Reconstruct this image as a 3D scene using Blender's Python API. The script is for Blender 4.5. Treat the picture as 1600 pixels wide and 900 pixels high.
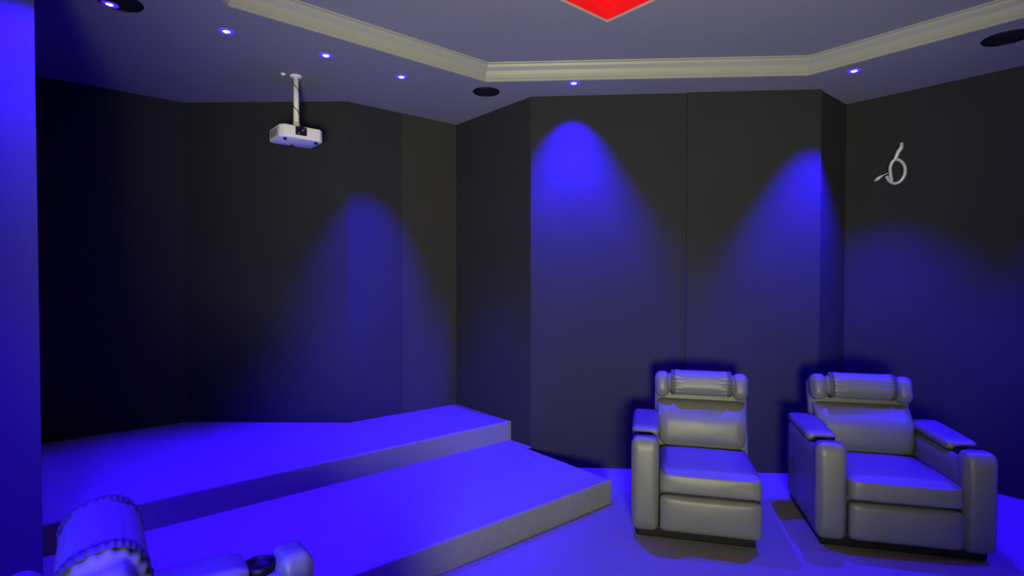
import bpy, bmesh, math, random
from mathutils import Vector, Matrix, noise
random.seed(4)
for o in list(bpy.data.objects): bpy.data.objects.remove(o)
SC = bpy.context.scene
COL = SC.collection
R = math.radians
YAW = R(40.3)                      # the room's axes are turned against the view
CA, SA = math.cos(YAW), math.sin(YAW)
EYE = 1.55
def c2w(X, Z): return (X*CA + Z*SA, -X*SA + Z*CA)

# ---------------------------------------------------------------- camera
cam = bpy.data.cameras.new('camera'); cam.sensor_width = 36; cam.lens = 19.125
cam.clip_start = 0.02
co = bpy.data.objects.new('camera', cam); COL.objects.link(co)
co.location = (0, 0, EYE); co.rotation_euler = (R(90-1.01), 0, -YAW)
SC.camera = co
# ---------------------------------------------------------------- world, exposure
w = bpy.data.worlds.new('world'); SC.world = w; w.use_nodes = True
w.node_tree.nodes['Background'].inputs[0].default_value = (0, 0, 0, 1)
w.node_tree.nodes['Background'].inputs[1].default_value = 0
SC.view_settings.view_transform = 'Standard'; SC.view_settings.look = 'None'
SC.view_settings.gamma = 1; SC.view_settings.exposure = 0
SC.view_settings.use_curve_mapping = False
# ---------------------------------------------------------------- lights
SOFF = 3.03                        # height of the lower ceiling
UP = 3.15                          # height of the raised ceiling
BLUE = (0.019, 0.0, 1.0)
def area(name, loc, aim, sx, sy, power, col, spread=180):
    l = bpy.data.lights.new(name, 'AREA'); l.shape = 'RECTANGLE'; l.size = sx; l.size_y = sy
    l.energy = power; l.color = col; l.spread = R(spread)
    o = bpy.data.objects.new(name, l); COL.objects.link(o); o.location = loc
    o.rotation_euler = (Vector(aim)-Vector(loc)).to_track_quat('-Z', 'Y').to_euler()
    return o
# pale soft spot added behind the camera to light chair fronts and ceiling
sl = bpy.data.lights.new('added_front_spot', 'SPOT'); sl.energy = 1020; sl.color = (1.0, .99, 0.60)
sl.spot_size = R(80); sl.spot_blend = 1; sl.shadow_soft_size = .35
so = bpy.data.objects.new('added_front_spot', sl); COL.objects.link(so); so.location = (*c2w(.1, -1.2), 1.0)
so.rotation_euler = (Vector((*c2w(.50, 3.2), 2.25))-so.location).to_track_quat('-Z', 'Y').to_euler()
# downlights: p, q, power, full cone angle, blend, in view
DOWN = [(0.26, 3.66, 420, 66, .6), (0.82, 3.61, 480, 70, .6), (1.41, 3.57, 650, 66, .7), (1.98, 3.59, 650, 70, .7),
        (3.04, 2.86, 1000, 84, .7), (4.385, 1.40, 1100, 80, .6),
        (4.62, -0.2, 800, 80, .5), (4.62, -1.3, 450, 84, .5),
        (-0.10, 2.72, 600, 96, .5), (-0.50, 1.6, 1000, 96, .5), (-0.60, 0.3, 1000, 100, .5)]
def beam(p, q, pw, an, bl, aim=None):
    l = bpy.data.lights.new('downlight_beam', 'SPOT'); l.energy = pw; l.color = BLUE
    l.spot_size = R(an); l.spot_blend = bl; l.shadow_soft_size = 0.02
    o = bpy.data.objects.new('downlight_beam', l); COL.objects.link(o); o.location = (p, q, SOFF-0.012)
    if aim: o.rotation_euler = (Vector(aim)-o.location).to_track_quat('-Z', 'Y').to_euler()
for d in DOWN: beam(*d)
# extra beams added at three downlights, tipped to shape the wall pools
beam(3.04, 2.86, 560, 72, .6, (3.04+.145, 2.86+.15, SOFF-.50))
beam(4.385, 1.40, 620, 44, .75, (*c2w(2.22, 4.33), 1.85))
beam(1.98, 3.59, 1050, 46, .9, (*c2w(-1.25, 4.70), 1.35))

# ---------------------------------------------------------------- materials
def mat(name, col, rough=.6, spec=.5, metal=0, bump=None, var=None, emit=None, sheen=0):
    m = bpy.data.materials.new(name); m.use_nodes = True
    nt = m.node_tree; b = nt.nodes['Principled BSDF']
    b.inputs['Base Color'].default_value = (*col, 1); b.inputs['Roughness'].default_value = rough
    b.inputs['Specular IOR Level'].default_value = spec; b.inputs['Metallic'].default_value = metal
    if sheen: b.inputs['Sheen Weight'].default_value = sheen
    tc = nt.nodes.new('ShaderNodeTexCoord')
    if var:                       # (scale, amount): patchy or fleecy colour of the stuff itself
        n = nt.nodes.new('ShaderNodeTexNoise'); n.inputs['Scale'].default_value = var[0]; n.inputs['Detail'].default_value = 5
        mx = nt.nodes.new('ShaderNodeMix'); mx.data_type = 'RGBA'
        mx.inputs['A'].default_value = (*[c*(1-var[1]) for c in col], 1); mx.inputs['B'].default_value = (*[min(1, c*(1+var[1])) for c in col], 1)
        nt.links.new(tc.outputs['Object'], n.inputs['Vector']); nt.links.new(n.outputs['Fac'], mx.inputs['Factor'])
        nt.links.new(mx.outputs['Result'], b.inputs['Base Color'])
    if bump:                      # list of (scale, strength)
        prev = None
        for sc, st in bump:
            n = nt.nodes.new('ShaderNodeTexNoise'); n.inputs['Scale'].default_value = sc; n.inputs['Detail'].default_value = 4
            bp = nt.nodes.new('ShaderNodeBump'); bp.inputs['Strength'].default_value = st; bp.inputs['Distance'].default_value = .01
            nt.links.new(tc.outputs['Object'], n.inputs['Vector']); nt.links.new(n.outputs['Fac'], bp.inputs['Height'])
            if prev: nt.links.new(prev.outputs['Normal'], bp.inputs['Normal'])
            prev = bp
        nt.links.new(prev.outputs['Normal'], b.inputs['Normal'])
    if emit:
        b.inputs['Emission Color'].default_value = (*emit[0], 1); b.inputs['Emission Strength'].default_value = emit[1]
    return m
M = dict(
    wall=mat('charcoal_wall_cloth', (.029, .029, .033), .9, .15, bump=[(400, .25), (9, .05)], var=(3, .10)),
    panel=mat('glare_band_grey', (.038, .038, .035), .85, .2, bump=[(400, .25)], var=(3, .10)),
    near=mat('painted_near_wall', (.10, .10, .105), .85, .2, bump=[(120, .1)], var=(4, .05)),
    paint=mat('ceiling_paint', (.25, .25, .235), .8, .25, bump=[(60, .04)], var=(1.6, .04)),
    cornice=mat('cream_cornice_paint', (.30, .30, .235), .45, .4, bump=[(40, .04)]),
    carpet=mat('grey_carpet', (.235, .232, .228), .97, .05, bump=[(420, .8), (60, .2)], var=(30, .16), sheen=.15),
    leather=mat('dark_grey_leather', (.135, .140, .135), .42, .45, bump=[(220, .12), (18, .10)], var=(6, .08)),
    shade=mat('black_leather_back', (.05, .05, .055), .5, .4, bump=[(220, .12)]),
    welt=mat('gathered_leather', (.05, .048, .045), .5, .4, bump=[(220, .12)]),
    black=mat('black_plastic', (.004, .004, .005), .5, .3),
    grille=mat('black_speaker_mesh', (.008, .008, .012), .8, .2, bump=[(500, .5)]),
    wellred=mat('recess_red_glow', (.70, .01, .02), .5, .3),  # red glow of the LED tape put into the surface colour
    white=mat('white_plastic', (.80, .78, .80), .4, .5),
    vent=mat('grey_plastic', (.35, .35, .37), .5, .4),
    glass=mat('lens_glass', (.01, .01, .015), .08, .8),
    chrome=mat('satin_silver', (.62, .60, .64), .5, .5, .35),
    lens=mat('lamp_lens', (.8, .8, .8), .3, .5, emit=((.85, .70, 1.0), 6)),
    halo=mat('lamp_bloom_glow', (.1, .1, .3), .4, .5, emit=((.09, .01, 1.0), .9)),
    redled=mat('red_led_tape', (.3, .0, .0), .4, .5, emit=((1.0, .0, .01), 4)),
    lip=mat('skylight_lip_paint', (.32, .30, .30), .5, .4),
)
# ---------------------------------------------------------------- helpers
def link(name, bm, m, parent=None, smooth=False, kind=None, label=None, cat=None, group=None, loc=None):
    me = bpy.data.meshes.new(name)
    bmesh.ops.recalc_face_normals(bm, faces=bm.faces)
    bm.to_mesh(me); bm.free()
    for ma in (m if isinstance(m, (list, tuple)) else [m]): me.materials.append(ma)
    if smooth:
        for f in me.polygons: f.use_smooth = True
    o = bpy.data.objects.new(name, me); COL.objects.link(o)
    if parent: o.parent = parent
    if loc: o.location = loc
    if kind: o['kind'] = kind
    if label: o['label'] = label
    if cat: o['category'] = cat
    if group: o['group'] = group
    return o
def empty(name, label, cat, loc, rz=0, group=None):
    o = bpy.data.objects.new(name, None); COL.objects.link(o); o.location = loc; o.rotation_euler = (0, 0, rz)
    o.empty_display_size = .1
    o['label'] = label; o['category'] = cat
    if group: o['group'] = group
    return o
def prism(pts, z0, z1, bm=None):
    bm = bm or bmesh.new()
    lo = [bm.verts.new((x, y, z0)) for x, y in pts]; hi = [bm.verts.new((x, y, z1)) for x, y in pts]
    n = len(pts)
    bm.faces.new(lo); bm.faces.new(hi)
    for i in range(n): bm.faces.new((lo[i], lo[(i+1) % n], hi[(i+1) % n], hi[i]))
    return bm
def bx(x0, x1, y0, y1, z0, z1, bev=0, seg=3, bm=None):
    b = bmesh.new()
    prism([(x0, y0), (x1, y0), (x1, y1), (x0, y1)], z0, z1, b)
    if bev: bmesh.ops.bevel(b, geom=list(b.edges), offset=bev, segments=seg, profile=.5, affect='EDGES')
    if bm is None: return b
    me = bpy.data.meshes.new('t'); b.to_mesh(me); b.free(); bm.from_mesh(me); bpy.data.meshes.remove(me); return bm
def offs(poly, d):                # inward offset of a ccw convex polygon
    n = len(poly); out = []
    for i in range(n):
        a, b, c = Vector(poly[i-1]), Vector(poly[i]), Vector(poly[(i+1) % n])
        e1 = (b-a).normalized(); e2 = (c-b).normalized()
        n1 = Vector((-e1.y, e1.x)); n2 = Vector((-e2.y, e2.x))
        k = (n1+n2).normalized(); k = k * (d / max(.2, k.dot(n1)))
        out.append((b.x+k.x, b.y+k.y))
    return out
def ring_slab(outer, inner, z0, z1):
    bm = bmesh.new()
    for z in (z0, z1):
        es = []
        for poly in (outer, inner):
            vs = [bm.verts.new((x, y, z)) for x, y in poly]
            es += [bm.edges.new((vs[i], vs[(i+1) % len(vs)])) for i in range(len(vs))]
        bmesh.ops.triangle_fill(bm, edges=es, use_beauty=True)
    bm.verts.ensure_lookup_table()
    N, K = len(outer), len(inner); T = N+K
    for st, n in ((0, N), (N, K)):
        for i in range(n):
            a, b = st+i, st+(i+1) % n
            bm.faces.new((bm.verts[a], bm.verts[b], bm.verts[T+b], bm.verts[T+a]))
    return bm
def tube(pts, rad, seg=10, bm=None, cap=True):
    bm = bm or bmesh.new(); pts = [Vector(p) for p in pts]; n = len(pts)
    rads = rad if isinstance(rad, (list, tuple)) else [rad]*n
    t0 = (pts[1]-pts[0]).normalized(); ref = Vector((0, 0, 1)) if abs(t0.z) < .9 else Vector((1, 0, 0))
    nrm = (ref - t0*ref.dot(t0)).normalized(); rings = []
    for i in range(n):
        t = (pts[min(i+1, n-1)]-pts[max(i-1, 0)]).normalized()
        nrm = (nrm - t*nrm.dot(t)).normalized(); bn = t.cross(nrm)
        rings.append([bm.verts.new(pts[i]+(nrm*math.cos(2*math.pi*k/seg)+bn*math.sin(2*math.pi*k/seg))*rads[i]) for k in range(seg)])
    for a, b in zip(rings, rings[1:]):
        for k in range(seg): bm.faces.new((a[k], a[(k+1) % seg], b[(k+1) % seg], b[k]))
    if cap: bm.faces.new(rings[0]); bm.faces.new(rings[-1])
    return bm
def lathe(prof, seg=32, bm=None, c=(0, 0)):
    bm = bm or bmesh.new(); rings = []
    for r, z in prof:
        if r < 1e-6: rings.append([bm.verts.new((c[0], c[1], z))])
        else: rings.append([bm.verts.new((c[0]+r*math.cos(2*math.pi*k/seg), c[1]+r*math.sin(2*math.pi*k/seg), z)) for k in range(seg)])
    for a, b in zip(rings, rings[1:]):
        for k in range(seg):
            k2 = (k+1) % seg
            if len(a) == 1 and len(b) == 1: continue
            if len(a) == 1: bm.faces.new((a[0], b[k2], b[k]))
            elif len(b) == 1: bm.faces.new((a[k], a[k2], b[0]))
            else: bm.faces.new((a[k], a[k2], b[k2], b[k]))
    return bm
def puff(sx, sy, sz, r, n=14, bulge=(0, 0, 0), wr=.0, seed=0, warp=None):
    """upholstered block: rounded box, faces swollen by bulge, faint creases"""
    bm = bmesh.new(); bmesh.ops.create_cube(bm, size=2)
    bmesh.ops.subdivide_edges(bm, edges=list(bm.edges), cuts=n, use_grid_fill=True)
    h = Vector((sx/2, sy/2, sz/2))
    for v in bm.verts:
        u = v.co.copy()
        p = Vector((u.x*h.x, u.y*h.y, u.z*h.z))
        core = Vector([max(-(h[i]-r), min(h[i]-r, p[i])) for i in range(3)])
        d = p-core
        if d.length > 1e-9: p = core + d.normalized()*r if min(abs(d[i]) for i in range(3)) >= 0 and sum(abs(d[i]) > 1e-9 for i in range(3)) > 1 else p
        w_ = [(1-u.y*u.y)*(1-u.z*u.z), (1-u.x*u.x)*(1-u.z*u.z), (1-u.x*u.x)*(1-u.y*u.y)]
        for i in range(3):
            if abs(u[i]) > .999: p[i] += math.copysign(bulge[i]*max(0, w_[i])**.6, u[i])
        if wr:
            q = p*14 + Vector((seed, seed*1.7, 0)); k = noise.noise(q)*wr + noise.noise(q*2.7)*wr*.4
            p += p.normalized()*k
        if warp: p = warp(p, u)
        v.co = p
    return bm
def place(bm, loc, rx=0, ry=0, rz=0):
    m = Matrix.Translation(loc) @ Matrix.Rotation(rz, 4, 'Z') @ Matrix.Rotation(ry, 4, 'Y') @ Matrix.Rotation(rx, 4, 'X')
    bmesh.ops.transform(bm, matrix=m, verts=bm.verts); return bm
def merge(bm, other):
    me = bpy.data.meshes.new('t'); other.to_mesh(me); other.free(); bm.from_mesh(me); bpy.data.meshes.remove(me); return bm

# ================================================================ room shell
LX, RX, BY = -1.9, 5.18, -2.3
OUT = [(RX, 1.71), (4.63, 1.71), (3.0, 3.30), (3.0, 4.38), (1.91, 4.38), (.87, 5.30), (LX, 5.30),
       (LX, 3.20), (-.04, 3.20), (-.04, 3.05), (LX, 3.05), (LX, BY), (RX, BY)]
TOP = 3.6
def wall(name, i, m='wall', t=.12, ext=(0, 0)):
    a, b = Vector(OUT[i]), Vector(OUT[(i+1) % len(OUT)]); d = (b-a).normalized(); nrm = Vector((d.y, -d.x))
    a = a - d*ext[0]; b = b + d*ext[1]
    return link(name, prism([tuple(a), tuple(b), tuple(b+nrm*t), tuple(a+nrm*t)], 0, TOP), M[m], kind='structure')
fl = [(LX-.3, BY-.3), (RX+.3, BY-.3), (RX+.3, 5.6), (LX-.3, 5.6)]
link('floor', prism(fl, -.12, 0), M['carpet'], kind='structure')
wall('wall_right_return', 0)
wall('wall_back', 1)
wall('wall_alcove_right', 2)
wall('wall_alcove', 3)
wall('wall_alcove_diagonal', 4)
wall('wall_far_left', 5)
wall('wall_far_left_end', 6)
link('wall_left', prism([(LX, 3.05), (-.04, 3.05), (-.04, 3.20), (LX, 3.20)], 0, TOP), M['near'], kind='structure')
wall('wall_left_side', 10)
wall('wall_rear', 11)
wall('wall_right', 12)
# raised carpeted platforms
def step(name, x0, x1, y0, y1, z0, z1):
    b = bmesh.new(); prism([(x0, y0), (x1, y0), (x1, y1), (x0, y1)], z0, z1, b)
    es = [e for e in b.edges if all(abs(v.co.z-z1) < 1e-6 for v in e.verts) and (all(abs(v.co.y-y0) < 1e-6 for v in e.verts) or all(abs(v.co.x-x1) < 1e-6 for v in e.verts))]
    bmesh.ops.bevel(b, geom=es, offset=.012, segments=3, profile=.5, affect='EDGES')
    return link(name, b, M['carpet'], kind='structure')
ST = .165
def clipped(name, q0, z0, z1, xr):
    pts = [(xr, q0), (xr, 3.30), (3.0, 3.30), (3.0, 4.38), (1.91, 4.38), (.87, 5.30), (LX, 5.30), (LX, 3.20), (-.04, 3.20), (-.04, 3.05), (LX, 3.05), (LX, q0)]
    if q0 > 3.4:
        pts = [(3.0, q0), (3.0, 4.38), (1.91, 4.38), (.87, 5.30), (LX, 5.30), (LX, q0)]
    b = prism(pts, z0, z1)
    es = [e for e in b.edges if all(abs(v.co.z-z1) < 1e-6 for v in e.verts) and (all(abs(v.co.y-q0) < 1e-6 for v in e.verts) or all(abs(v.co.x-xr) < 1e-6 for v in e.verts))]
    bmesh.ops.bevel(b, geom=es, offset=.012, segments=3, profile=.5, affect='EDGES')
    return link(name, b, M['carpet'], kind='structure')
clipped('floor_lower_platform', 2.40, 0, ST, 2.93)
clipped('floor_upper_platform', 3.55, ST, 2*ST, 3.0)
# cloth panel on the back wall, and an added pale strip in the alcove
def panel(name, a, b, z0, z1, t, m):
    a, b = Vector(a), Vector(b); d = (b-a).normalized(); n = Vector((d.y, -d.x))
    pr = prism([tuple(a), tuple(b), tuple(b-n*t), tuple(a-n*t)], z0, z1)
    bmesh.ops.bevel(pr, geom=[e for e in pr.edges], offset=.004, segments=2, profile=.5, affect='EDGES')
    return link(name, pr, M[m], kind='structure')
A_, B_ = Vector((4.63, 1.71)), Vector((3.0, 3.30))
mid = B_.lerp(A_, .545)
panel('trim_1', A_, mid+(A_-B_).normalized()*.004, 0, SOFF, .02, 'wall')
panel('trim_glare_band', (3.0, 4.38), (2.415, 4.38), 2*ST, SOFF, .012, 'panel')  # paler strip imitating a vertical band of lens glare
# lower ceiling with its raised tray, cornice, upper ceiling with the red light well
TRAY = [(4.24, -.6), (4.24, 1.65), (2.52, 3.28), (.75, 3.28), (-.35, 2.2), (-.35, -.6), (.5, -1.5), (3.3, -1.5)]
BIG = [(LX-.3, BY-.3), (RX+.3, BY-.3), (RX+.3, 5.6), (LX-.3, 5.6)]
link('ceiling', ring_slab(BIG, TRAY, SOFF, TOP), M['paint'], kind='structure')
WELL = [(.95, .45), (2.66, .45), (2.66, 2.22), (.95, 2.22)]
link('ceiling_tray', ring_slab(offs(TRAY, -.002)[:], WELL, UP, UP+.10), M['paint'], kind='structure')
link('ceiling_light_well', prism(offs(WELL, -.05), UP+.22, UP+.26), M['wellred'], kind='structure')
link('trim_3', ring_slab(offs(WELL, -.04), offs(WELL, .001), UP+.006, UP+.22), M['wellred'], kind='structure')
def moulding(name, poly, prof, m):      # prof: (inward distance, z) closed
    bm = bmesh.new(); loops = []
    for d, z in prof: loops.append([bm.verts.new((x, y, z)) for x, y in offs(poly, d)])
    n = len(poly)
    for k in range(len(loops)):
        a, b = loops[k], loops[(k+1) % len(loops)]
        for i in range(n): bm.faces.new((a[i], a[(i+1) % n], b[(i+1) % n], b[i]))
    return link(name, bm, m, kind='structure')
moulding('trim_4', TRAY, [(0, SOFF+.001), (.008, SOFF+.001), (.010, SOFF+.016), (.018, SOFF+.022), (.022, SOFF+.045), (.034, SOFF+.070),
                          (.056, SOFF+.092), (.062, SOFF+.108), (.074, SOFF+.112), (.076, UP-.0005), (0, UP-.0005)], M['cornice'])
moulding('trim_5', WELL, [(-.007, UP-.006), (.0, UP-.008), (.003, UP), (.003, UP+.006), (-.007, UP-.0005)], M['lip'])
led = bmesh.new()
for i in range(4):
    c = offs(WELL, .014); a, b = c[i], c[(i+1) % 4]
    tube([(a[0], a[1], UP+.195), (b[0], b[1], UP+.195)], .010, 8, led)
link('led_strip', led, M['redled'], label='red glowing light strip around the square recess in the raised ceiling', cat='light strip')

# ================================================================ ceiling fittings
DL = ['small blue ceiling downlight nearest the near left wall, leftmost of the row',
      'small blue ceiling downlight, second in the row counting from the left wall',
      'small blue ceiling downlight just above the projector pole, third in the row',
      'small blue ceiling downlight between the projector pole and the alcove corner',
      'small blue ceiling downlight above the bright blue pool on the back wall',
      'faint violet ceiling downlight in the right corner above the armed recliner']
def downlight(p, q, label, group='blue ceiling downlights'):
    t = empty('downlight', label, 'downlight', (p, q, SOFF), 0, group)
    link('bloom_ring', lathe([(.021, -.001), (.021, -.004), (.026, -.0065), (.041, -.005), (.045, -.0005), (.021, -.001)], 28), M['halo'], t, True)  # lens bloom round the lamp, imitated by an emissive ring
    link('lens', lathe([(0, -.0085), (.010, -.0075), (.017, -.004), (.0205, -.001), (0, -.001)], 24), M['lens'], t, True)
    return t
for (p, q, *_), lb in zip(DOWN[:6], DL): downlight(p, q, lb)
for (p, q, *_) in DOWN[6:]: downlight(p, q, 'small blue ceiling downlight out of the picture behind or beside the camera', 'blue ceiling downlights out of the picture')
def speaker(p, q, label, r=.105):
    t = empty('ceiling_speaker', label, 'speaker', (p, q, SOFF), 0, 'round black ceiling speakers')
    link('frame', lathe([(r-.012, -.001), (r-.012, -.006), (r-.006, -.008), (r, -.005), (r+.002, -.0005), (r-.012, -.001)], 48), M['black'], t, True)
    link('grille', lathe([(0, -.005), (r*.6, -.0045), (r-.013, -.003), (r-.013, -.001), (0, -.001)], 48), M['grille'], t, True)
speaker(2.65, 3.44, 'round black ceiling speaker above the corner of the alcove')
speaker(4.50, .605, 'round black ceiling speaker over the right wall, cut by the picture edge', .12)
speaker(.30, 3.60, 'round black ceiling speaker beside the leftmost downlight')
x, y = c2w((445-800)/850*1258/(435-117), 1258/(435-117))
sn = bmesh.new(); lathe([(0, -.016), (.008, -.015), (.014, -.010), (.018, -.004), (.018, -.0005), (0, -.0005)], 20, sn)
link('ceiling_sensor', sn, M['white'], None, True, label='tiny white button sensor on the ceiling left of the projector pole', cat='sensor', loc=(x, y, SOFF))

# ================================================================ projector
PX, PY = 1.385, 4.075
pj = empty('projector', 'white projector hanging on a white pole from the ceiling', 'projector', (PX, PY, SOFF))
PZ = 2.59 - SOFF
def body():
    b = bmesh.new(); prism([(-.155, -.10), (-.125, -.135), (.125, -.135), (.155, -.10), (.155, .115), (.135, .135), (-.135, .135), (-.155, .115)], PZ-.045, PZ+.045, b)
    bmesh.ops.bevel(b, geom=list(b.edges), offset=.010, segments=3, profile=.5, affect='EDGES')
    return b
bo = link('body', body(), M['white'], pj, True)
lz = bmesh.new(); lathe([(0, 0), (.026, .0), (.028, .004), (.033, .012), (.033, .022), (.024, .024), (.022, .012), (0, .010)], 28, lz); place(lz, (-.012, -.130, PZ+.008), rx=R(90))
ln = link('lens', lz, M['glass'], pj, True)
fr = bx(-.052, .028, -.1395, -.131, PZ-.022, PZ+.038, .006, 2); link('lens_bezel', fr, M['black'], pj)
for sx in (-1, 1):
    link('vent', bx(min(sx*.153, sx*.157), max(sx*.153, sx*.157), -.07, .085, PZ-.025, PZ+.025, .0015, 1), M['vent'], pj)
for sx, sy in ((-.11, -.09), (.11, -.09), (0, .1)):
    link('foot', lathe([(0, PZ-.058), (.012, PZ-.057), (.013, PZ-.045), (0, PZ-.045)], 16, None, (sx, sy)), M['black'], pj, True)
link('pole', tube([(0, 0, -.012), (0, 0, PZ+.085)], .0195, 20), M['white'], pj, True)
link('ceiling_plate', lathe([(0, -.016), (.030, -.016), (.042, -.010), (.045, -.0005), (0, -.0005)], 28), M['white'], pj, True)
mk = bmesh.new(); lathe([(0, PZ+.10), (.024, PZ+.10), (.027, PZ+.07), (.030, PZ+.052), (0, PZ+.052)], 24, mk)
for a in range(4):
    th = a*math.pi/2+.7; tube([(0, 0, PZ+.058), (.05*math.cos(th), .05*math.sin(th), PZ+.056), (.085*math.cos(th), .085*math.sin(th), PZ+.046)], .006, 8, mk)
link('mount_bracket', mk, M['white'], pj, True)
link('cable', tube([(.022*math.cos(a*.5+2.2), .022*math.sin(a*.5+2.2), -.03 - a*(.31/24)) for a in range(25)], .0028, 6), M['black'], pj, True)

# ================================================================ wall ornament
def on_wall(px, py, off=.0):       # where a sight line through the photograph meets the right wall
    X, Zd, Y = (px-800)/850, 1.0, (435-py)/850
    p, q = c2w(X, Zd); s = (RX-off)/p
    return Vector((p*s, q*s, EYE + Y*s))
orn_o = on_wall(1395, 268)
def loc_pts(l, off=.035): return [on_wall(a, b, off)-orn_o for a, b in l]
def smooth_pts(pts, n=6):
    out = []
    for i in range(len(pts)-1):
        p0, p1, p2, p3 = pts[max(i-1, 0)], pts[i], pts[i+1], pts[min(i+2, len(pts)-1)]
        for k in range(n):
            t = k/n; out.append(.5*((2*p1)+(p2-p0)*t+(2*p0-5*p1+4*p2-p3)*t*t+(3*p1-p0-3*p2+p3)*t*t*t))
    return out+[pts[-1]]
orn = empty('wall_ornament', 'curled silver metal ornament shaped like a loop with a tail on the right wall', 'ornament', tuple(orn_o))
loop = smooth_pts(loc_pts([(1383, 276), (1387.5, 283), (1395.5, 287), (1404.5, 283.5), (1410.5, 275), (1412, 265.5), (1409, 256.5), (1402, 250.5), (1396, 250), (1391, 255), (1388.5, 264), (1389.5, 274), (1391, 283)]))
link('loop', tube(loop, .013, 12), M['chrome'], orn, True)
tail = smooth_pts(loc_pts([(1395, 252), (1397.5, 246), (1401, 238), (1405.5, 231), (1405.5, 224)]))
link('tail', tube(tail, [.012+.005*math.sin(math.pi*i/(len(tail)-1)) for i in range(len(tail))], 12), M['chrome'], orn, True)
leaf = smooth_pts(loc_pts([(1363.5, 283.5), (1368, 281), (1373, 277), (1383, 272), (1389, 270)]))
link('leaf', tube(leaf, [.003+.012*math.sin(math.pi*min(1, i/(len(leaf)-1)*1.5))**1 if i/(len(leaf)-1) < .6 else .004 for i in range(len(leaf))], 12), M['chrome'], orn, True)
for a, b in ((1395.5, 287), (1402, 250.5)):
    link('wall_stud', tube([on_wall(a, b, .035)-orn_o, on_wall(a, b, .0)-orn_o], .006, 10), M['chrome'], orn, True)

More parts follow.
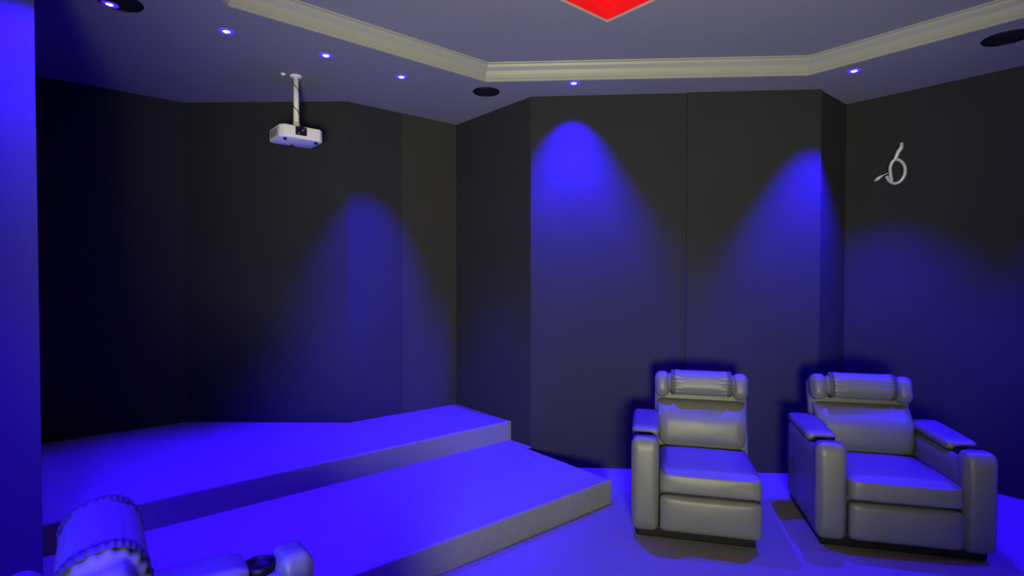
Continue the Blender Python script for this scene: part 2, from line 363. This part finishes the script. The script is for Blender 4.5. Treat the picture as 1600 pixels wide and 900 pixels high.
# ================================================================ recliners
def tilt(bm, y, z, ang):            # lean back about a sideways axis
    m = Matrix.Translation((0, y, z)) @ Matrix.Rotation(-ang, 4, 'X') @ Matrix.Translation((0, -y, -z))
    bmesh.ops.transform(bm, matrix=m, verts=bm.verts); return bm
SW, AW = .57, .160
def recliner(label, loc, rz, arms, group=None, big=False):
    t = empty('recliner', label, 'recliner', loc, rz, group)
    L = M['leather']
    hw = SW/2
    x0 = -hw-(AW if -1 in arms else 0); x1 = hw+(AW if 1 in arms else 0)
    link('base', bx(x0+.03, x1-.03, -.33, .36, 0, .07, .008), M['black'], t)
    link('frame', bx(-hw+.004, hw-.004, -.33, .34, .06, .30, .01), M['shade'], t)
    # seat with its padded front
    def ws(p, u):
        if u.y < 0: p = p + Vector((0, 0, -.012*(u.y**4)*max(0, u.z)**2))
        return p
    s = link('seat', place(puff(SW-.008, .60, .135, .026, 16, (.0, .012, .020), .003, 2, ws), (0, -.092, .345), rx=R(-2.5)), L, t, True)
    link('footrest', place(puff(SW-.012, .075, .215, .026, 14, (0, .012, 0), .002, 5), (0, -.358, .172)), L, t, True)
    # back: shell, lumbar cushion, shoulder wings, head pillow
    an = R(15)
    bk = puff(SW+.045, .10, .50 if big else .57, .045, 14, (0, .01, .004), .001, 7)
    link('backrest', tilt(place(bk, (0, .275, .565 if big else .60)), .22, .35, an), M['leather'], t, True)
    def wl(p, u):
        k = 1 + .04*u.z; return Vector((p.x*k, p.y - .022*max(0, 1-((u.z-.05)/.9)**2) + .055*max(0, u.z+.2)**2, p.z))
    link('back_cushion', tilt(place(puff(SW-.005, .12, .335, .045, 16, (.004, .016, .012), .003, 11, wl), (0, .205, .56 if big else .570)), .22, .35, an), L, t, True)
    for sx in (() if big else (-1, 1)):
        link('shoulder_wing', tilt(place(puff(.105, .125, .165, .042, 10, (.0, .012, .006), .003, 13+sx), (sx*(hw-.030), .205, .815)), .22, .35, an), L, t, True)
    def ruche(p, u):               # gathered leather towards both ends
        e = abs(u.x)
        rr = math.atan2(p.z, p.y); k = 1+.05*math.sin(rr*17)*max(0, 1-abs(e-.75)/.22)
        return Vector((p.x, p.y*k, p.z*k))
    if big: pl, pd, ph, pc, pb = SW-.12, .165, .170, (.075, .865), .06
    else: pl, pd, ph, pc, pb = SW-.13, .135, .165, (.182, .828), .012
    hp = link('head_pillow', tilt(place(puff(pl, pd, ph, min(pd, ph)*.46, 26, (pb, .004, .004), .001, 17, ruche), (0, *pc)), .22, .35, an), L, t, True)
    for sx in (-1, 1):
        b = bmesh.new(); N = 66; K = 5 if big else 3; rows = []      # gathered pleats round each end of the pillow
        for j in range(K+1):
            row = []
            for k in range(N*3):
                th = 2*math.pi*k/(N*3); c_, s_ = math.cos(th), math.sin(th)
                g = math.sin(math.pi*j/K)
                rr = 1 + g*(.07 if big else .05) + g*(.022 if big else .03)*math.sin(th*N/2)
                ex = .80
                row.append(b.verts.new((sx*(pl/2-(.095 if big else .052)+j*(.050 if big else .03)/K), pc[0]+pd*.5*rr*math.copysign(abs(c_)**ex, c_), pc[1]+ph*.5*rr*math.copysign(abs(s_)**ex, s_))))
            rows.append(row)
        for a_, b_ in zip(rows, rows[1:]):
            for k in range(N*3): b.faces.new((a_[k], a_[(k+1) % (N*3)], b_[(k+1) % (N*3)], b_[k]))
        link('gathered_welt', tilt(b, .22, .35, an), M['welt'], hp, True)
    # arms
    for sx in arms:
        xc = sx*(hw+AW/2)
        a = link('arm', place(puff(AW-.004, .70, .50, .030, 14, (.006, .008, 0), .0015, 19+sx), (xc, -.012, .305)), L, t, True)
        link('arm_front', place(puff(AW, .115, .550, .040, 14, (.002, .012, .004), .002, 23+sx), (xc, -.320, .324)), L, a, True)
        link('arm_pad', place(puff(AW+.006, .48, .055, .024, 14, (.002, .004, .006), .0015, 29+sx), (xc, .070, .590), rx=R(1.5)), L, a, True)
        cup = lathe([(0, .562), (.038, .562), (.043, .568), (.046, .580), (.050, .582), (.053, .578), (.053, .540), (0, .535)], 28, None, (xc, -.215))
        link('cup_holder', cup, M['black'], a, True)
    return t
def yaw(deg): return R(deg)-YAW
c = c2w(1.236, 3.48)
recliner('dark grey leather recliner with one armrest, against the back wall', (*c, 0), yaw(-14.5), (-1,), 'leather recliners')
c = c2w(2.28, 3.37)
recliner('dark grey leather recliner with two armrests in the right corner', (*c, 0), yaw(-14), (-1, 1), 'leather recliners')
c = c2w(-.81, 1.42)
recliner('recliner in the near left corner seen from its side, cut off by the picture', (*c, 0), yaw(90+37.7), (-1, 1), 'leather recliners', big=True)
